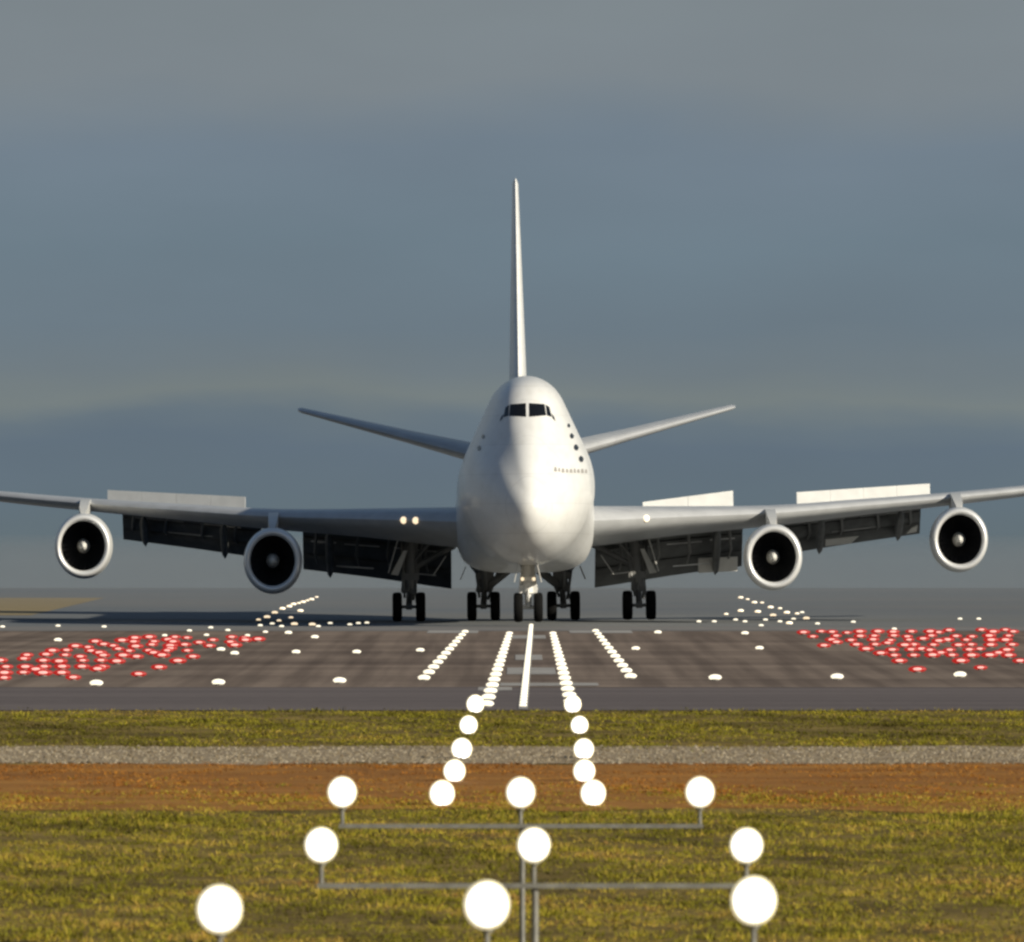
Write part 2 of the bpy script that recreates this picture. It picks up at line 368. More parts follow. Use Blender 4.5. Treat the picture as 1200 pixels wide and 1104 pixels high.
def patch(mb, quad, nx=6, nz=4, off=.012, rd=None):
    """lay a quad given in (x, z) of the front view onto the fuselage skin"""
    (ax, az), (bx, bz), (cx, cz), (dx, dz) = quad
    v = []
    for j in range(nz + 1):
        for i in range(nx + 1):
            u, w = i / nx, j / nz
            x = (ax*(1-u)+bx*u)*(1-w) + (dx*(1-u)+cx*u)*w; z = (az*(1-u)+bz*u)*(1-w) + (dz*(1-u)+cz*u)*w
            h, nn, _, _ = bvh.ray_cast(Vector((x, -4, z)), Vector((0, 1, 0)))
            if h is None: return
            if nn.y > 0: nn = -nn
            v.append(h + nn * off)
    mb.add(v, [[j*(nx+1)+i, j*(nx+1)+i+1, (j+1)*(nx+1)+i+1, (j+1)*(nx+1)+i] for j in range(nz) for i in range(nx)])
def patch_part(name, quad, m, **kw):
    mb = MB(); patch(mb, quad, **kw)
    if mb.v: return mb.build(name, m, plane, PX, smooth=60, recalc=False)
# cockpit glazing
for s in (-1, 1):
    q = [(.07*s, 8.28), (.84*s, 8.34), (.78*s, 8.80), (.07*s, 8.84)]
    patch_part('windscreen', q, M['glass'])
    patch_part('side_window', [(.88*s, 8.34), (1.10*s, 8.28), (1.0*s, 8.68), (.83*s, 8.78)], M['glass'])
    patch_part('rear_side_window', [(1.13*s, 8.24), (1.27*s, 8.10), (1.21*s, 8.28), (1.10*s, 8.42)], M['glass'])
    for (x, z, w) in [(1.90, 7.95, .075), (2.03, 7.52, .10), (2.22, 7.05, .115), (2.44, 6.58, .115)]:
        if s < 0: w *= .8
        if s < 0 and (z > 7.9 or z < 6.6): continue
        mb = MB(); patch(mb, [((x-w)*s, z-w*1.1), ((x+w)*s, z-w*1.1), ((x+w)*s, z+w*1.1), ((x-w)*s, z+w*1.1)], nx=8, nz=8, off=.010)
        keep = [f for f in mb.f if all((mb.v[i][0]/s/w - x/w)**2 + ((mb.v[i][2]-z)/w/1.1)**2 < 1.3 for i in f)]
        mb.f = keep; mb.build('cabin_window', M['glass'], plane, PX, smooth=60, recalc=False)
lt = MB(); xx = 1.16
for k, w in enumerate([.13, .10, .14, .12, .14, .10, .13, .14, .10]):
    z = 6.13 - .04 * (k > 1)
    hh = (.10, .07, .09, .07, .07, .09, .07, .085, .07)[k]
    patch(lt, [(xx, z - .08), (xx + w, z - .08), (xx + w*.8, z + hh), (xx + w*.15, z + hh)], nx=2, nz=2)
    xx += w + .055
if lt.v: lt.build('lettering', M['letter'], plane, PX, smooth=0, recalc=False)

def airfoil(n=14):
    up, lo = [], []
    for i in range(n + 1):
        x = .5 * (1 - math.cos(math.pi * i / n))
        t = 5 * (.2969*math.sqrt(x) - .126*x - .3516*x*x + .2843*x**3 - .1036*x**4)
        c = .018 * 4 * x * (1 - x)
        up.append((x, c + t)); lo.append((x, c - t))
    return lo[::-1] + up[1:-1]
AF = airfoil()
def wing_ring(x, yle, c, zle, t, inc, cut=1.0):
    ci, si = math.cos(R(inc)), math.sin(R(inc)); r = []
    for u, w in AF:
        u = min(u, cut); yy, zz = u * c, w * t * c
        r.append((x, yle + yy*ci + zz*si, zle - yy*si + zz*ci))
    return r
WS = [(0, 18.0, 17.2, 4.05, .108, 3.0), (3.25, 20.6, 14.6, 4.16, .108, 3.0), (7.5, 24.3, 12.2, 4.31, .094, 2.4), (11.7, 28.0, 10.2, 4.45, .084, 2.0),
      (16.2, 32.0, 8.6, 4.76, .080, 1.4), (20.8, 36.0, 7.1, 5.10, .078, 1.0), (26, 40.6, 5.6, 5.56, .08, .5), (32.0, 46.0, 3.8, 6.25, .08, 0), (32.4, 46.6, 3.0, 6.3, .04, 0)]
wf = [pchip([a[0] for a in WS], [a[i] for a in WS]) for i in range(1, 6)]
def wing_at(x): return [f(x) for f in wf]
wings = {}
for s in (-1, 1):
    mb = MB(); xs = sorted(set([a[0] for a in WS] + list(np.linspace(0, 32, 26))))
    rings = []
    for x in xs:
        yle, c, zle, t, inc = wing_at(x); cut = .78 if 3.2 < x < 20.3 else 1.0
        rings.append([(s*p[0], p[1], p[2]) for p in wing_ring(x, yle, c, zle, t, inc, cut)])
    mb.loft(rings); wings[s] = mb.build('wing', M['grey_paint'], plane, PX, smooth=40)
    # root fillet
    # flaps: three segments per panel
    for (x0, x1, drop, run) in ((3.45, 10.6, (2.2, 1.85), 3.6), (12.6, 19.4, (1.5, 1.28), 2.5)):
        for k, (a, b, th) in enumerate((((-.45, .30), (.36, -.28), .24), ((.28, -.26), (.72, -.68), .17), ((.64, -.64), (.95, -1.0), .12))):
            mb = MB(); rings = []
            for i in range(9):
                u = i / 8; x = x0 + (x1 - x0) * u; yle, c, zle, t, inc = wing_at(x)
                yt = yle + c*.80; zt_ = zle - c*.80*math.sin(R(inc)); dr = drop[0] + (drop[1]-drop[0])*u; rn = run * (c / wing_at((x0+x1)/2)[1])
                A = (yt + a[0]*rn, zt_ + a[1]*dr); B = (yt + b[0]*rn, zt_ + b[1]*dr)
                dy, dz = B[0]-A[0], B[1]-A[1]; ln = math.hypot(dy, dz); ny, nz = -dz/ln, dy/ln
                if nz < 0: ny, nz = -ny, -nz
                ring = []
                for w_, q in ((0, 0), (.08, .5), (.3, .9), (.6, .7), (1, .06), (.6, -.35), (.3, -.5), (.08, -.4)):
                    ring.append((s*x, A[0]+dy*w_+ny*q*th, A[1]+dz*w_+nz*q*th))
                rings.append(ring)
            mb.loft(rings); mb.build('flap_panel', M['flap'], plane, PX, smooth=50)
    # bright slot lips and actuator rods under the trailing edge
    for x0, x1, fy, fz in ((3.9, 6.2, .35, -.42), (6.9, 8.6, .35, -.42), (9.0, 10.2, .33, -.40), (4.2, 5.2, .70, -.95), (7.2, 9.0, .68, -.92), (13.6, 15.6, .34, -.30), (16.4, 18.9, .34, -.30), (15.0, 17.4, .66, -.68)):
        q = []
        for x, up in ((x0, 0), (x1, 0), (x1, .055), (x0, .055)):
            yle, c, zle, t, inc = wing_at(x); q.append((s*x, yle + c*.80 + fy*2.6 - .35, zle - c*.80*math.sin(R(inc)) + fz*(1.9 if x0 < 12 else 1.35) + up + .1))
        mb = MB(); mb.slab(q, .03); mb.build('slot_lip', M['grey_paint'], plane, PX, smooth=0)
    for x in (4.6, 6.4, 7.9, 9.9, 13.8, 15.4, 17.2, 18.8):
        yle, c, zle, t, inc = wing_at(x); yt, zt_ = yle + c*.7, zle - c*.7*math.sin(R(inc))
        mb = MB(); mb.tube((s*x, yt, zt_ - .1), (s*(x+.12), yt + 1.9, zt_ - (1.15 if x < 12 else .75)), .07, n=8); mb.tube((s*(x+.12), yt + 1.9, zt_ - (1.15 if x < 12 else .75)), (s*x, yt + 3.0, zt_ - (1.6 if x < 12 else 1.05)), .05, n=8)
        mb.build('flap_actuator', M['strut'], plane, PX, smooth=40)
    # added pale slabs standing in for sun patches on the right flaps
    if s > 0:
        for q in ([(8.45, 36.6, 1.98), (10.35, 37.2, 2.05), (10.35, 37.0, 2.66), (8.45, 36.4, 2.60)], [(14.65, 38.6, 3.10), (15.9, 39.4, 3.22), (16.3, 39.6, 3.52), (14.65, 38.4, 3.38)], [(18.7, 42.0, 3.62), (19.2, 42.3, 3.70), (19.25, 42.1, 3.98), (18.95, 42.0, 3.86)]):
            mb = MB(); mb.slab(q, .05); mb.build('flap_sun_patch', M['bright'], plane, PX, smooth=0)
    # flap track fairings
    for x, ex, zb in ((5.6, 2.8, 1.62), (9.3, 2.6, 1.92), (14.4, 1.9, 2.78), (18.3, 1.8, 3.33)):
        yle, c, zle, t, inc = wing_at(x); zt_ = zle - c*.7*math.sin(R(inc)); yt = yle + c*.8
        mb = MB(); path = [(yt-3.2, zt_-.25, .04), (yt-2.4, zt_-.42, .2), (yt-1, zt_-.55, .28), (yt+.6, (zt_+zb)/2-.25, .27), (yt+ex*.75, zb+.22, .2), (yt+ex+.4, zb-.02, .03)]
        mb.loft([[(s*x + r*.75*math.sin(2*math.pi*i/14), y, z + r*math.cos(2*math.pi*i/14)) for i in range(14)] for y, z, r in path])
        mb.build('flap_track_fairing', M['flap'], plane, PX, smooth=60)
    # raised spoilers
    for x0, x1, zt0, zt1, cnt in ((5.7, 10.1, 5.10, 5.58, 2), (13.35 if s < 0 else 13.2, 20.1 if s < 0 else 19.8, 5.50, 5.86, 4)):
        for k in range(0 if s < 0 and x0 < 6 else cnt):
            u0, u1 = (k + .004) / cnt, (k + .996) / cnt; q = []
            for u, top in ((u0, 0), (u1, 0), (u1, 1), (u0, 1)):
                x = x0 + (x1 - x0) * u; yle, c, zle, t, inc = wing_at(x); yb = yle + .66*c
                zb = zle - .66*c*math.sin(R(inc)) + .45*t*c
                zt_ = zt0 + (zt1 - zt0) * u - .14
                q.append((s*x, yb + (top * (.75*(zt_-zb))), zt_ if top else zb))
            mb = MB(); mb.slab(q, .035); mb.build('spoiler', M['cowl'], plane, PX, smooth=0)
    # landing lights in the wing root
    for x in (5.15, 5.72):
        yle, c, zle, t, inc = wing_at(x); mb = MB()
        mb.revolve_y([(-.10, .01), (-.09, .08), (-.05, .13), (.02, .15)], (s*x, yle - .02, zle), n=16)
        if s < 0 : mb.build('landing_light', M['lamp_warm'], plane, PX)
        elif x > 5.3: mb.build('landing_light', M['lamp_warm'], plane, PX)
    # engines
    for x, zc, yi in ((11.7, 2.60, 22.4), (20.85, 3.30, 30.9)):
        x += .2 if s < 0 else 0
        c0 = (s*x, yi, zc)
        mb = MB(); mb.revolve_y([(.34, 1.335), (.9, 1.37), (1.8, 1.39), (2.7, 1.36), (3.5, 1.25), (3.9, 1.14), (3.9, .95), (3.4, .93)], c0, n=56)
        eng = mb.build('engine', M['cowl'], plane, PX, smooth=40)
        mb = MB(); mb.revolve_y([(.34, 1.335), (.14, 1.31), (.04, 1.265), (0, 1.20), (.02, 1.13), (.10, 1.075), (.24, 1.045)], c0, n=56)
        mb.build('inlet_lip', M['lip'], eng, PX, smooth=60)
        mb = MB(); mb.revolve_y([(.24, 1.045), (.7, 1.06), (1.3, 1.09), (1.9, 1.1), (1.9, .3)], c0, n=48)
        mb.build('inlet_duct', M['duct'], eng, PX, smooth=40)
        mb = MB(); nb = 26
        for i in range(nb):
            a0_ = 2*math.pi*i/nb; ring = []
            v = []
            for j in range(6):
                r = .30 + (1.07 - .30) * j / 5; tw = R(25 + 38 * j / 5); ch = .15 + .06 * j / 5
                for e in (-1, 1):
                    aa = a0_ + e * ch * math.sin(tw) / r * .75
                    v.append((c0[0] + r*math.sin(aa), c0[1] + 1.45 + e * ch * math.cos(tw), c0[2] + r*math.cos(aa)))
            mb.add(v, [[2*j, 2*j+1, 2*j+3, 2*j+2] for j in range(5)])
        mb.build('fan', M['fan'], eng, PX, smooth=60, recalc=False)
        mb = MB(); mb.revolve_y([(.42, .005), (.46, .07), (.58, .14), (.85, .22), (1.2, .29), (1.55, .33)], c0, n=24)
        mb.cur = 0; mb.build('spinner', M['bright'], eng, PX, smooth=60)
        mb = MB(); mb.revolve_y([(3.2, .93), (4.4, .80), (5.6, .55), (5.6, .42), (5.2, .40), (6.4, .02)], c0, n=32)
        mb.build('exhaust_nozzle', M['dark'], eng, PX, smooth=40)
        # pylon
        yle, c, zle, t, inc = wing_at(x); mb = MB()
        prof = [(yi+.9, zc+1.33), (yi+1.6, zc+1.62), (yle-.1, zle+.18), (yle+2.6, zle+.0), (yle+4.5, zle-.45), (yi+6.6, zc+.75), (yi+4.0, zc+.9), (yi+2.2, zc+1.30)]
        hw = [.10, .2, .24, .24, .1, .1, .24, .22]
        v = [(s*x - w, y, z) for (y, z), w in zip(prof, hw)] + [(s*x + w, y, z) for (y, z), w in zip(prof, hw)]; k = len(prof)
        mb.add(v, [list(range(k)), list(range(k, 2*k))[::-1]] + [[i, (i+1) % k, k+(i+1) % k, k+i] for i in range(k)])
        mb.build('engine_pylon', M['cowl'], plane, PX, smooth=30)
    # tailplane
    mb = MB(); rings = []
    for x, yle, c, z, t in ((0.3, 58.5, 9.8, 7.0, .10), (1.5, 59.6, 8.9, 7.12, .10), (5.5, 63.0, 6.0, 8.10, .09), (10.9, 67.6, 2.7, 9.42, .085), (11.1, 67.9, 2.2, 9.47, .05)):
        rings.append([(s*p[0], p[1], p[2]) for p in wing_ring(x, yle, c, z - .05, t, -3.5)])
    mb.loft(rings); mb.build('tailplane', M['grey_paint'], plane, PX, smooth=40)
# fin
mb = MB(); rings = []
for z, yle, c, t in ((7.6, 51.5, 15.5, .055), (9.2, 53.6, 13.4, .066), (11, 55.7, 11.6, .073), (15, 60.2, 8.0, .074), (19.5, 65.4, 4.2, .072), (19.72, 65.8, 3.6, .03)):
    rings.append([(w*t*c, yle + u*c, z) for u, w in [(a, b - .018*4*a*(1-a)) for a, b in AF]])
mb.loft(rings); mb.build('tail_fin', M['white'], plane, PX, smooth=40)
def wheel(parent, c, r=.62, w=.46):
    mb = MB(); h = w/2
    mb.revolve_x([(-h*.55, .12), (-h*.55, r*.5), (-h*.9, r*.56), (-h, r*.72), (-h*.92, r*.9), (-h*.6, r*.985), (0, r), (h*.6, r*.985), (h*.92, r*.9), (h, r*.72), (h*.9, r*.56), (h*.55, r*.5), (h*.55, .12)], c)
    mb.cur = 1
    mb.revolve_x([(-h*.62, .01), (-h*.62, .14), (-h*.5, .2), (-h*.45, r*.5)], c, n=20); mb.revolve_x([(h*.62, .01), (h*.62, .14), (h*.5, .2), (h*.45, r*.5)], c, n=20)
    return mb.build('wheel', [M['tyre'], M['strut']], parent, PX, smooth=40)
def gear(x, y, topx, topz, braces, mat_='strut'):
    mb = MB()
    mb.tube((x, y, .62), (x*.6+topx*.4, y, 1.75), .15, n=14); mb.tube((x*.62+topx*.38, y, 1.4), (topx, y, topz), .30, .36, n=14)
    mb.tube((x, y-.8, .62), (x, y+.8, .62), .1, n=10)
    for yy in (-.74, .74): mb.tube((x-.5, y+yy, .62), (x+.5, y+yy, .62), .07, n=10)
    mb.tube((x-.08, y-.15, .75), (x*.7+topx*.3-.05, y-.55, 1.25), .04); mb.tube((x*.7+topx*.3-.05, y-.55, 1.25), (x*.62+topx*.38, y-.15, 1.7), .04)
    for a, b, r in braces: mb.tube(a, b, r * 1.5, n=10)
    mb.box(x-.14, x+.14, y-.5, y+.5, .5, .78); mb.tube((x-.34, y-.2, 1.25), (topx-.22, y-.2, topz), .045); mb.tube((x+.34, y-.25, .8), (topx+.24, y-.2, topz-.3), .04)
    mb.box(x-.34, x+.34, y-.22, y-.1, 1.2, 1.42)
    mb.tube((x-.2, y-.35, 1.0), (topx-.5, y-.1, topz-.5), .06, n=8); mb.tube((x+.2, y+.35, .9), (topx+.55, y+.2, topz-.4), .07, n=8)
    mb.box(topx*.5+x*.5-.42, topx*.5+x*.5+.42, y-.3, y+.1, 1.75, 2.05)
    g = mb.build('main_landing_gear', M[mat_], plane, PX, smooth=40)
    for yy in (-.74, .74):
        for xx in (-.56, .56): wheel(g, (x+xx, y+yy, .62))
    return g
for s in (-1, 1):
    g = gear(5.5*s, 31.2, 5.35*s, 4.0, [((5.4*s, 31.2, 2.2), (3.3*s, 31.0, 3.2), .09), ((5.4*s, 31.2, 1.9), (5.5*s, 33.5, 3.4), .08), ((5.2*s, 31.0, 2.6), (4.2*s, 30.4, 3.6), .05)])
    mb = MB(); mb.slab([(5.95*s, 30.2, 3.55), (5.95*s, 32.4, 3.55), (6.45*s, 32.4, 2.05), (6.45*s, 30.2, 2.05)], .05)
    mb.build('gear_door', M['bright'], plane, PX, smooth=0)
    mb = MB(); mb.slab([(5.55*s, 30.55, 3.0), (5.75*s, 30.55, 3.0), (6.35*s, 30.6, 2.0), (6.0*s, 30.6, 1.95)], .04)
    mb.build('strut_door', M['bright'], plane, PX, smooth=0)
    mb = MB(); mb.slab([(3.7*s, 30.2, 2.75), (3.7*s, 31.2, 2.75), (4.3*s, 31.2, 1.95), (4.3*s, 30.2, 1.95)], .04)
    mb.build('gear_door', M['bright'], plane, PX, smooth=0)
    g = gear(1.92*s, 34.6, 1.75*s, 2.5, [((1.85*s, 34.5, 1.35), (.5*s, 34.0, 2.3), .12), ((1.8*s, 34.6, 1.6), (2.5*s, 35.4, 2.4), .07), ((1.85*s, 34.3, 1.3), (1.9*s, 32.6, 2.2), .08)])
    mb = MB(); mb.slab([(2.75*s, 33.3, 2.3), (2.75*s, 36, 2.3), (3.0*s, 36, 1.75), (3.0*s, 33.3, 1.75)], .04)
    mb.build('gear_door', M['cowl'], plane, PX, smooth=0)
# nose gear
ny = 7.9
mb = MB(); mb.tube((0, ny, .6), (0, ny, 1.4), .15, n=14); mb.tube((0, ny+.02, 1.15), (0, ny+.15, 2.6), .27, .27, n=16); mb.box(-.42, .42, ny-.1, ny+.2, 1.18, 1.5); mb.tube((-.38, ny, 1.3), (-.2, ny+.1, 2.4), .07); mb.tube((.38, ny, 1.3), (.2, ny+.1, 2.4), .07)
mb.tube((-.5, ny, .6), (.5, ny, .6), .08, n=10); mb.tube((0, ny, 1.5), (-.32, ny+1.2, 2.4), .06); mb.tube((0, ny, 1.5), (.32, ny+1.2, 2.4), .06)
mb.tube((0, ny-.1, .75), (0, ny-.42, 1.08), .045); mb.tube((0, ny-.42, 1.08), (0, ny-.12, 1.4), .045)
ng = mb.build('nose_landing_gear', M['bright'], plane, PX, smooth=40)
for xx in (-.46, .46): wheel(ng, (xx, ny, .6), r=.60, w=.42)
mb = MB(); mb.tube((-.34, ny-.28, 1.72), (.34, ny-.28, 1.72), .07); mb.box(-.36, .36, ny-.34, ny-.22, 1.66, 1.84); mb.build('light_bracket', M['bright'], ng, PX, smooth=40)
for xx in (-.26, .26):
    mb = MB(); mb.revolve_y([(-.1, .01), (-.09, .04), (-.07, .065), (-.0, .07)], (xx, ny-.34, 1.75), n=16); mb.build('taxi_light', M['lamp_warm'], ng, PX)
for s in (-1, 1):
    mb = MB(); mb.slab([(.42*s, ny-1.3, 2.42), (.42*s, ny+1.2, 2.42), (.62*s, ny+1.2, 1.62), (.62*s, ny-1.3, 1.62)], .035); mb.build('nose_gear_door', M['bright'], plane, PX, smooth=0)

# ------------------------------------------------------------------ lights on the ground
ORD = ['nearest', 'second', 'third', 'fourth', 'fifth', 'sixth', 'seventh', 'eighth', 'ninth', 'tenth', 'eleventh', 'twelfth', 'thirteenth', 'fourteenth', 'fifteenth', 'sixteenth',
       'seventeenth', 'eighteenth', 'nineteenth', 'twentieth']
TENS = {20: 'twenty', 30: 'thirty', 40: 'forty'}
def nth(i):
    n = i + 1
    if n <= 20: return 'first' if n == 1 else ORD[n-1]
    t, u = n // 10 * 10, n % 10
    tens = ['', '', 'twenty', 'thirty', 'forty', 'fifty', 'sixty', 'seventy', 'eighty', 'ninety'][t // 10]
    return tens[:-1] + 'ieth' if u == 0 else tens + ' ' + ('first' if u == 1 else ORD[u-1])

def dome(mb, c, w, h, dep, n=18, k=5):   # half ellipsoid facing the viewer (-y)
    rings = []
    for j in range(k + 1):
        a = math.pi/2 * j / k; r = max(.02, math.sin(a))
        rings.append([(c[0] + w*r*math.sin(2*math.pi*i/n), c[1] - dep*math.cos(a), c[2] + h*r*math.cos(2*math.pi*i/n)) for i in range(n)])
    mb.loft(rings, True, True, True)
def flush_proto(name, lens, core=None):
    mb = MB()
    mb.revolve_x([(0, .01)], (0, 0, 0)) if False else None
    rings = [[(r*math.sin(2*math.pi*i/18), r*math.cos(2*math.pi*i/18), z) for i in range(18)] for r, z in ((.13, 0), (.13, .03), (.10, .05), (.02, .055))]
    mb.loft(rings)
    mb.cur = 1; w_, h_ = (.29, .10) if core else (.19, .085); dome(mb, (0, -.02, h_ + .005), w_, h_, .12)
    mats = [M['housing'], lens]
    if core: 
        mb.cur = 2; dome(mb, (0, -.09, h_ + .012), .15, .048, .09, n=14); mats.append(core)
    return mb.build(name, mats, None, None, smooth=50)
protos = {}
def light(kind, px, py, scale, label, cat, group, h=.10):
    name = {'white': 'runway_light', 'warm': 'runway_edge_light', 'red': 'red_runway_light'}[kind]
    if kind not in protos:
        o = protos[kind] = flush_proto(name, {'white': M['lamp_flush'], 'warm': M['lamp_warm'], 'red': M['lamp_red']}[kind], M['lamp_pink'] if kind == 'red' else None)
    else:
        o = protos[kind].copy(); COL.objects.link(o)
    x, d = on_ground(px, py, h * scale); o.location = (x, d, zg(d) + .018); o.scale = (scale,) * 3
    return tag(o, label, cat, group)

def row(kind, p0, p1, n, sc0, sc1, what, group, even_world=True):
    d0, d1 = on_ground(*p0)[1], on_ground(*p1)[1]; x0, x1 = on_ground(*p0)[0], on_ground(*p1)[0]
    for i in range(n):
        t = i / (n - 1); d = d0 + (d1-d0)*t; x = x0 + (x1-x0)*t
        py = YH + F * (H - zg(d) - .1) / d; px = 600 + x * F / d
        light(kind, px, py, sc0 + (sc1-sc0)*t, f'{"nearest" if i == 0 else ORD[i] + " nearest"} {what}' if i < 20 else f'{nth(i)} nearest {what}', 'runway light', group)
row('white', (570, 829), (597, 745), 17, 1.1, .8, 'white light of the left inner row on the runway', 'left inner row of runway lights')
row('white', (669, 826), (648, 745), 17, 1.1, .8, 'white light of the right inner row on the runway', 'right inner row of runway lights')
row('white', (497, 798), (545, 743), 12, 1.05, .8, 'white light of the left outer row on the runway', 'left outer row of runway lights')
row('white', (739, 796), (698, 742), 12, 1.05, .8, 'white light of the right outer row on the runway', 'right outer row of runway lights')
row('white', (613, 831), (622.5, 735), 46, .58, .52, 'white light of the runway centre line', 'centre line lights')
# single whites
for i, (px, py) in enumerate([(113, 800.5), (256, 799.5), (398, 797.5), (838, 794), (981, 793), (1125, 790.5)]):
    light('white', px, py, 1.1, f'{nth(i)} white light from the left in the bright row across the near runway', 'runway light', 'lights across the near runway')
W2 = [(347, 764), (418, 764), (492.5, 762), (745, 760), (890, 759.5), (275, 765.5), (259, 761), (369, 746.5), (338, 741.5), (68, 750), (873, 742), (771, 741)]
for i, (px, py) in enumerate(sorted(W2)):
    light('white', px, py, .85, f'{nth(i)} white light from the left in the second row across the runway', 'runway light', 'second row of runway lights')
WL = [(3, 731.5), (68, 730.5), (122, 731.5), (193, 741.5), (222, 736), (247, 732.5), (242, 741), (267, 735.5), (290, 741.5), (305, 730), (319, 728), (311, 737.5), (330, 731), (373, 731), (387, 727.5), (410, 729), (420, 727.5), (430, 727)]
for i, (px, py) in enumerate(sorted(WL)):
    light('white', px, py, .6, f'{nth(i)} small white light from the left beyond the left red lights', 'runway light', 'small lights beyond the left red field', h=.3)
WR = [(819, 725.5), (837, 725.5), (862, 723.5), (873, 725.5), (892, 730), (897, 723.5), (914, 725.5), (930, 722.5), (940, 715), (958, 728), (1000, 726), (1125, 722.5), (1147, 722.5), (1048, 734)]
for i, (px, py) in enumerate(sorted(WR)):
    light('white', px, py, .6, f'{nth(i)} small white light from the left beyond the right red lights', 'runway light', 'small lights beyond the right red field', h=.3)
def extra(rows_, old):
    out = []
    for y, x0, x1 in rows_:
        x = x0 + random.uniform(0, 8)
        while x < x1:
            p = (x + random.uniform(-1, 1), y + random.uniform(-.3, .3)); x += 22.5
            if all(abs(p[0]-a) > 9 or abs(p[1]-b) > 2.4 for a, b in old + out): out.append(p)
    return out
RL = [(5, 795), (0, 774.5), (28, 772.5), (42, 785), (54, 767.5), (69.5, 775.5), (78, 762.5), (86, 794.5), (94, 770), (103, 759), (114.5, 784.5), (116.5, 765.5), (121.5, 755.5), (137, 775.5), (138.5, 761), (143, 751),
      (159, 758), (160, 770), (162.5, 790.5), (178, 756), (180, 765.5), (186.5, 782.5), (197, 750), (199.5, 760.5), (208.5, 775), (216.5, 756), (226, 770), (233.5, 753.5), (249.5, 750.5), (271.5, 747), (275, 756.5), (287.5, 750.5), (302.5, 749.5), (175, 747), (158, 748), (205, 747)]
for i, (px, py) in enumerate(sorted(RL + extra([(748, 150, 302), (752.5, 112, 285), (757.5, 85, 250), (763, 60, 235), (768.5, 30, 200), (774.5, 4, 160), (782, 0, 125), (789, 0, 80)], RL))):
    light('red', px, py, 1.02 * random.uniform(.8, 1.1), f'{nth(i)} red light from the left in the left field of red lights', 'red light', 'red lights left of the runway')
RR = [(941.5, 741.5), (952.5, 746.5), (965.5, 757), (975, 741), (980, 753), (992.5, 742), (1008, 746), (1015, 761), (1023, 750), (1032, 766), (1040, 754), (1046.5, 741), (1054, 775), (1063, 746.5), (1060, 756.5), (1075, 785), (1080, 761),
      (1081.5, 749), (1100, 741.5), (1100, 751.5), (1102.5, 765.5), (1120, 746), (1123, 756.5), (1126, 775), (1139, 746.5), (1148, 761), (1149, 783), (1161.5, 750.5), (1170, 765.5), (1186, 756), (1195, 775), (1068, 740.5), (1090, 740.5), (1112, 739), (1150, 738.5), (1178, 738.5)]
for i, (px, py) in enumerate(sorted(RR + extra([(740.5, 938, 1200), (745.5, 952, 1200), (750.5, 972, 1200), (756, 1000, 1200), (762, 1022, 1200), (768.5, 1040, 1200)], RR))):
    light('red', px, py, 1.02 * random.uniform(.8, 1.1), f'{nth(i)} red light from the left in the right field of red lights', 'red light', 'red lights right of the runway')
# runway edge lights running into the distance
for side, pts in (('left', [(371, 697.5), (365, 699), (360, 701.5), (355, 702), (350, 704.5), (344, 704.5), (339, 707), (331, 709.5), (322, 714), (313, 719), (303, 723.5), (352, 712), (341, 721), (327, 724.5), (345, 727), (366, 727.5)]),
                  ('right', [(868, 697), (876, 700), (884, 702.5), (893, 704), (903, 708), (914, 710.5), (922, 714), (934, 716.5), (945, 720.5), (906, 717), (888, 713), (868, 712), (925, 726), (851, 717)])):
    for i, (px, py) in enumerate(sorted(pts)):
        light('warm', px, py, .85 if i % 3 else .6, f'{nth(i)} warm light from the left at the far {side} runway edge', 'runway light', f'far {side} runway edge lights', h=.3)

# ------------------------------------------------------------------ approach lamps on posts
def lamp_parts(parent, c, r, zground, post_r=.03, sz=1.07):
    """c is in the parent's space; post down to zground"""
    mb = MB(); mb.tube((c[0], c[1] + .12, zground), (c[0], c[1] + .12, c[2]), post_r, n=10); mb.tube((c[0], c[1]+.12, c[2] - r*1.2), (c[0], c[1]+.12, c[2] - r*.9), post_r*2, n=10)
    mb.build('post', M['galv'], parent, smooth=40)
    mb = MB(); mb.revolve_y([(.0, r*.97), (.05, r*.95), (.14, r*.7), (.22, r*.35), (.26, .03)], c, n=32, sz=sz); hs = mb.build('lamp_housing', M['housing'], parent, smooth=50)
    mb = MB(); mb.revolve_y([(-.10, .01), (-.095, r*.3), (-.075, r*.6), (-.04, r*.82), (-.03, r*.86)], c, n=40, sz=sz); mb.build('lens', M['lamp_white'], hs, smooth=60)
    mb = MB(); mb.revolve_y([(-.03, r*.86), (0, r), (.02, r*.99)], c, n=40, sz=sz); mb.build('reflector_rim', M['lamp_rim'], hs, smooth=60)

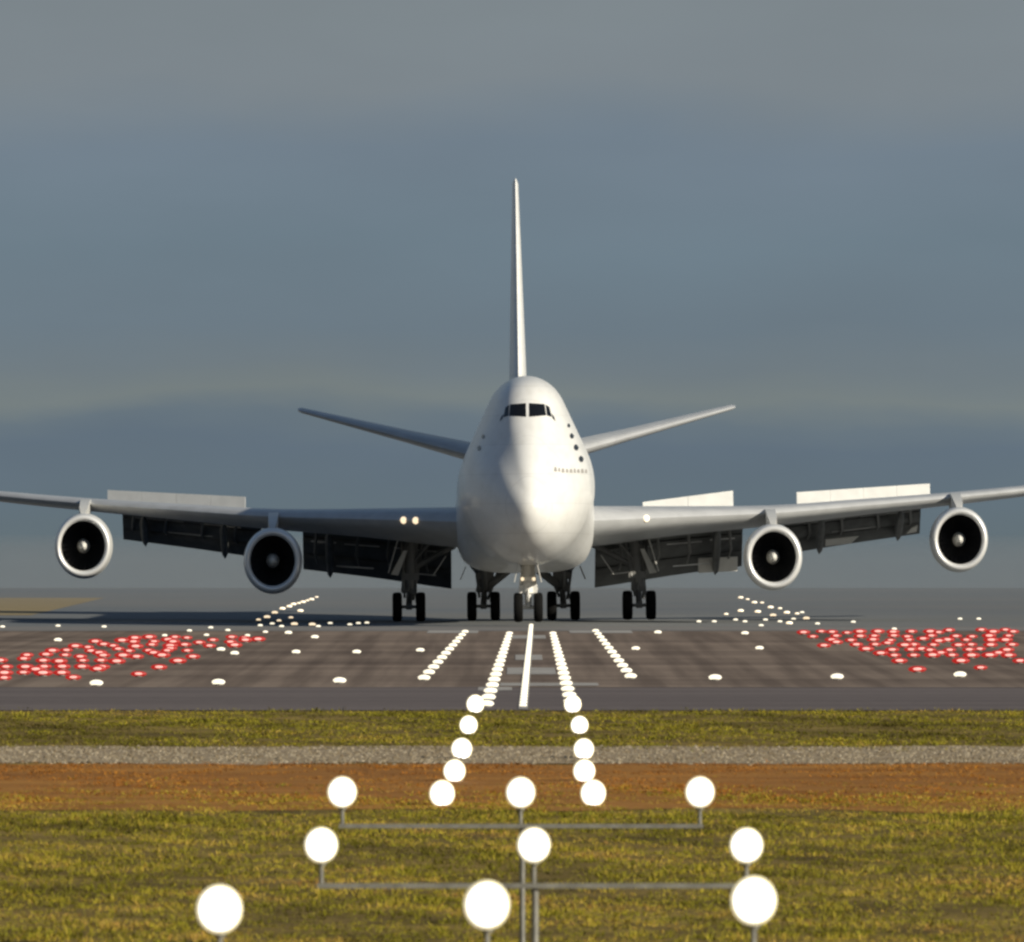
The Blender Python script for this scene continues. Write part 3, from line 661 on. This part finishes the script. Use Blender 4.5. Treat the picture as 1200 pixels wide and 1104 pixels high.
bars = [  # d, lamp pixels, lamp radius px, bar row px, label
 (183.0, [(401, 928), (610, 928.5), (820, 928)], 17.3, 968, 'steel crossbar with three round lamps, farthest of the bars'),
 (154.0, [(376.5, 990), (625.5, 990), (874.5, 990.5)], 19.8, 1038, 'steel crossbar with three round lamps, between the other two bars'),
 (123.0, [(257.5, 1065), (570.5, 1060), (883, 1055)], 27.3, 1125, 'nearest row of three largest round lamps at the bottom of the view')]
for d, lamps, rp, by, label in bars:
    xm = sum((p[0]-600)*d/F for p in lamps) / 3
    e = empty('approach_light_bar', (xm, d, zg(d))); tag(e, label, 'light bar', 'approach light bars')
    Zc = lambda py: H - (py - YH) * d / F - zg(d)
    for px, py in lamps:
        zbar = Zc(by)
        lamp_parts(e, ((px-600)*d/F - xm, -.12, Zc(py)), rp * d / F, zbar)
    xs = [(p[0]-600)*d/F - xm for p in lamps]; zb = Zc(by)
    mb = MB(); mb.box(xs[0]-.05, xs[2]+.05, -.03, .05, zb-.03, zb+.03); mb.build('crossbar', M['galv'], e, smooth=0)
    mb = MB(); xc = (612 if d > 180 else 627 if d > 150 else 575)
    xq = (xc-600)*d/F - xm
    mb.tube((xq, .06, -.1), (xq, .06, zb), .045, n=12); mb.build('mast', M['galv'], e, smooth=40)
    for q in (0, 2):
        mb = MB(); mb.tube((xs[q]*.94, .06, -.1), (xs[q]*.94, .06, zb-.035), .022, n=10)
        if d < 150: mb.build('mast', M['galv'], e, smooth=40)

LP = [(518, 930, 15.2), (532.5, 905, 13.2), (541, 880.5, 12.5), (549, 858, 10.8), (557, 832.5, 10.6)]
RP = [(695, 929.5, 15.2), (684.5, 906, 13.2), (684, 881, 12.2), (679, 858, 10.6), (671, 832.5, 10.4)]
for side, P in (('left', LP), ('right', RP)):
    for i, ((px, py, rp), d) in enumerate(zip(P, (252, 268, 285, 308, 334))):
        x = (px-600)*d/F; z = H - (py-YH)*d/F - zg(d)
        e = empty('approach_lamp', (x, d, zg(d)))
        where = ['at the near edge of the rusty strip', 'over the rusty strip', 'by the gravel strip', 'in the far grass strip', 'beside the runway end'][i]
        tag(e, f'{"nearest" if i == 0 else ORD[i] + " nearest"} round white lamp of the {side} row, {where}', 'approach lamp', f'{side} row of approach lamps')
        r = rp * d / F; lamp_parts(e, (0, -.12, max(z, r*.9)), r, -.05)
        mb = MB(); mb.loft([[(q*math.sin(2*math.pi*k/16), q*math.cos(2*math.pi*k/16), zz) for k in range(16)] for q, zz in ((.16, -.03), (.16, .03), (.08, .07), (.05, .10))]); mb.build('base', M['housing'], e, smooth=40)

# ------------------------------------------------------------------ sky, sun, camera
w = bpy.data.worlds.new('World'); scene.world = w; w.use_nodes = True
n, l = w.node_tree.nodes, w.node_tree.links; n.clear()
out = n.new('ShaderNodeOutputWorld')
sky = n.new('ShaderNodeTexSky'); sky.sky_type = 'NISHITA'; sky.sun_disc = False
sky.sun_elevation = R(SUN_EL); sky.sun_rotation = R(180 - SUN_AZ); sky.air_density = 1.0; sky.dust_density = .4
bg1 = n.new('ShaderNodeBackground'); bg1.inputs['Strength'].default_value = .06; l.new(sky.outputs[0], bg1.inputs[0])
tc = n.new('ShaderNodeTexCoord'); sep = n.new('ShaderNodeSeparateXYZ'); l.new(tc.outputs['Generated'], sep.inputs[0])
mp = n.new('ShaderNodeMapping'); mp.inputs['Scale'].default_value = (26, 26, 85); l.new(tc.outputs['Generated'], mp.inputs[0])
no = n.new('ShaderNodeTexNoise'); no.inputs['Scale'].default_value = 1; no.inputs['Detail'].default_value = 5; no.inputs['Roughness'].default_value = .5; l.new(mp.outputs[0], no.inputs['Vector'])
def math_(op, a, b=None, c=None):
    m = n.new('ShaderNodeMath'); m.operation = op
    for i, q in enumerate((a, b, c)):
        if q is None: continue
        if isinstance(q, (int, float)): m.inputs[i].default_value = q
        else: l.new(q, m.inputs[i])
    return m.outputs[0]
def smooth(val, a, b):
    m = n.new('ShaderNodeMapRange'); m.interpolation_type = 'SMOOTHSTEP'; l.new(val, m.inputs[0]); m.inputs[1].default_value = a; m.inputs[2].default_value = b; return m.outputs[0]
zz = math_('ADD', sep.outputs[2], math_('MULTIPLY', math_('SUBTRACT', no.outputs['Fac'], .5), .009))
t = math_('DIVIDE', math_('ADD', zz, .010), .055)
cr = n.new('ShaderNodeValToRGB'); l.new(t, cr.inputs[0])
def lin(c): return [((v/255+.055)/1.055)**2.4 if v > 10 else v/255/12.92 for v in c]
stops = [(690, (100, 107, 109)), (640, (95, 108, 114)), (590, (94, 108, 117)), (520, (93, 107, 119)), (497, (98, 111, 120)), (473, (112, 121, 122)), (440, (107, 118, 124)), (380, (103, 117, 127)), (280, (104, 120, 131)),
         (170, (109, 123, 135)), (90, (119, 128, 134)), (0, (119, 128, 133))]
e = cr.color_ramp.elements
pos = lambda py: ((YH - py)/F + .010)/.055
e[0].position, e[0].color = pos(690), (*lin(stops[0][1]), 1); e[1].position, e[1].color = pos(0), (*lin(stops[-1][1]), 1)
for py, c in stops[1:-1]:
    q = e.new(pos(py)); q.color = (*lin(c), 1)
no2 = n.new('ShaderNodeTexNoise'); no2.inputs['Scale'].default_value = 1.0; no2.inputs['Detail'].default_value = 4
mp2 = n.new('ShaderNodeMapping'); mp2.inputs['Scale'].default_value = (30, 30, 90); mp2.inputs['Location'].default_value = (3, 1, 7); l.new(tc.outputs['Generated'], mp2.inputs[0]); l.new(mp2.outputs[0], no2.inputs['Vector'])
v = math_('ADD', .94, math_('MULTIPLY', no2.outputs['Fac'], .20))
v = math_('MULTIPLY', v, math_('ADD', .45, math_('MULTIPLY', smooth(sep.outputs[1], -.2, .9), .55)))
vm = n.new('ShaderNodeVectorMath'); vm.operation = 'SCALE'; l.new(cr.outputs[0], vm.inputs[0]); l.new(v, vm.inputs['Scale'])
bg2 = n.new('ShaderNodeBackground'); bg2.inputs['Strength'].default_value = 1.0; l.new(vm.outputs[0], bg2.inputs[0])
dt = n.new('ShaderNodeVectorMath'); dt.operation = 'DOT_PRODUCT'; l.new(tc.outputs['Generated'], dt.inputs[0])
dt.inputs[1].default_value = (math.sin(R(SUN_AZ))*math.cos(R(SUN_EL)), -math.cos(R(SUN_AZ))*math.cos(R(SUN_EL)), math.sin(R(SUN_EL)))
fac = math_('MULTIPLY', smooth(dt.outputs['Value'], .995, .93), smooth(sep.outputs[2], .42, .12))
mx = n.new('ShaderNodeMixShader'); l.new(fac, mx.inputs[0]); l.new(bg1.outputs[0], mx.inputs[1]); l.new(bg2.outputs[0], mx.inputs[2]); l.new(mx.outputs[0], out.inputs[0])

sv = Vector((math.sin(R(SUN_AZ))*math.cos(R(SUN_EL)), -math.cos(R(SUN_AZ))*math.cos(R(SUN_EL)), math.sin(R(SUN_EL))))
sd = bpy.data.lights.new('Sun', 'SUN'); sd.energy = 4.6; sd.angle = R(.5); sd.color = (1, .92, .76)
so = bpy.data.objects.new('Sun', sd); COL.objects.link(so); so.location = (80, -60, 90); so.rotation_euler = (-sv).to_track_quat('-Z', 'Y').to_euler()

cd = bpy.data.cameras.new('Camera'); cd.sensor_fit = 'HORIZONTAL'; cd.sensor_width = 36; cd.lens = F / 1200 * 36; cd.clip_start = 1; cd.clip_end = 60000
cam = bpy.data.objects.new('Camera', cd); COL.objects.link(cam); cam.location = (0, 0, H); cam.rotation_euler = (R(90) + math.atan((YH - 552) / F), 0, 0)
scene.camera = cam
vs = scene.view_settings; vs.view_transform = 'Standard'; vs.look = 'None'; vs.exposure = 0.10; vs.gamma = 1.0

scene.cycles.pixel_filter_type = 'BLACKMAN_HARRIS'; scene.cycles.filter_width = 2.6
cd.dof.use_dof = True; cd.dof.focus_distance = 575; cd.dof.aperture_fstop = 6.3
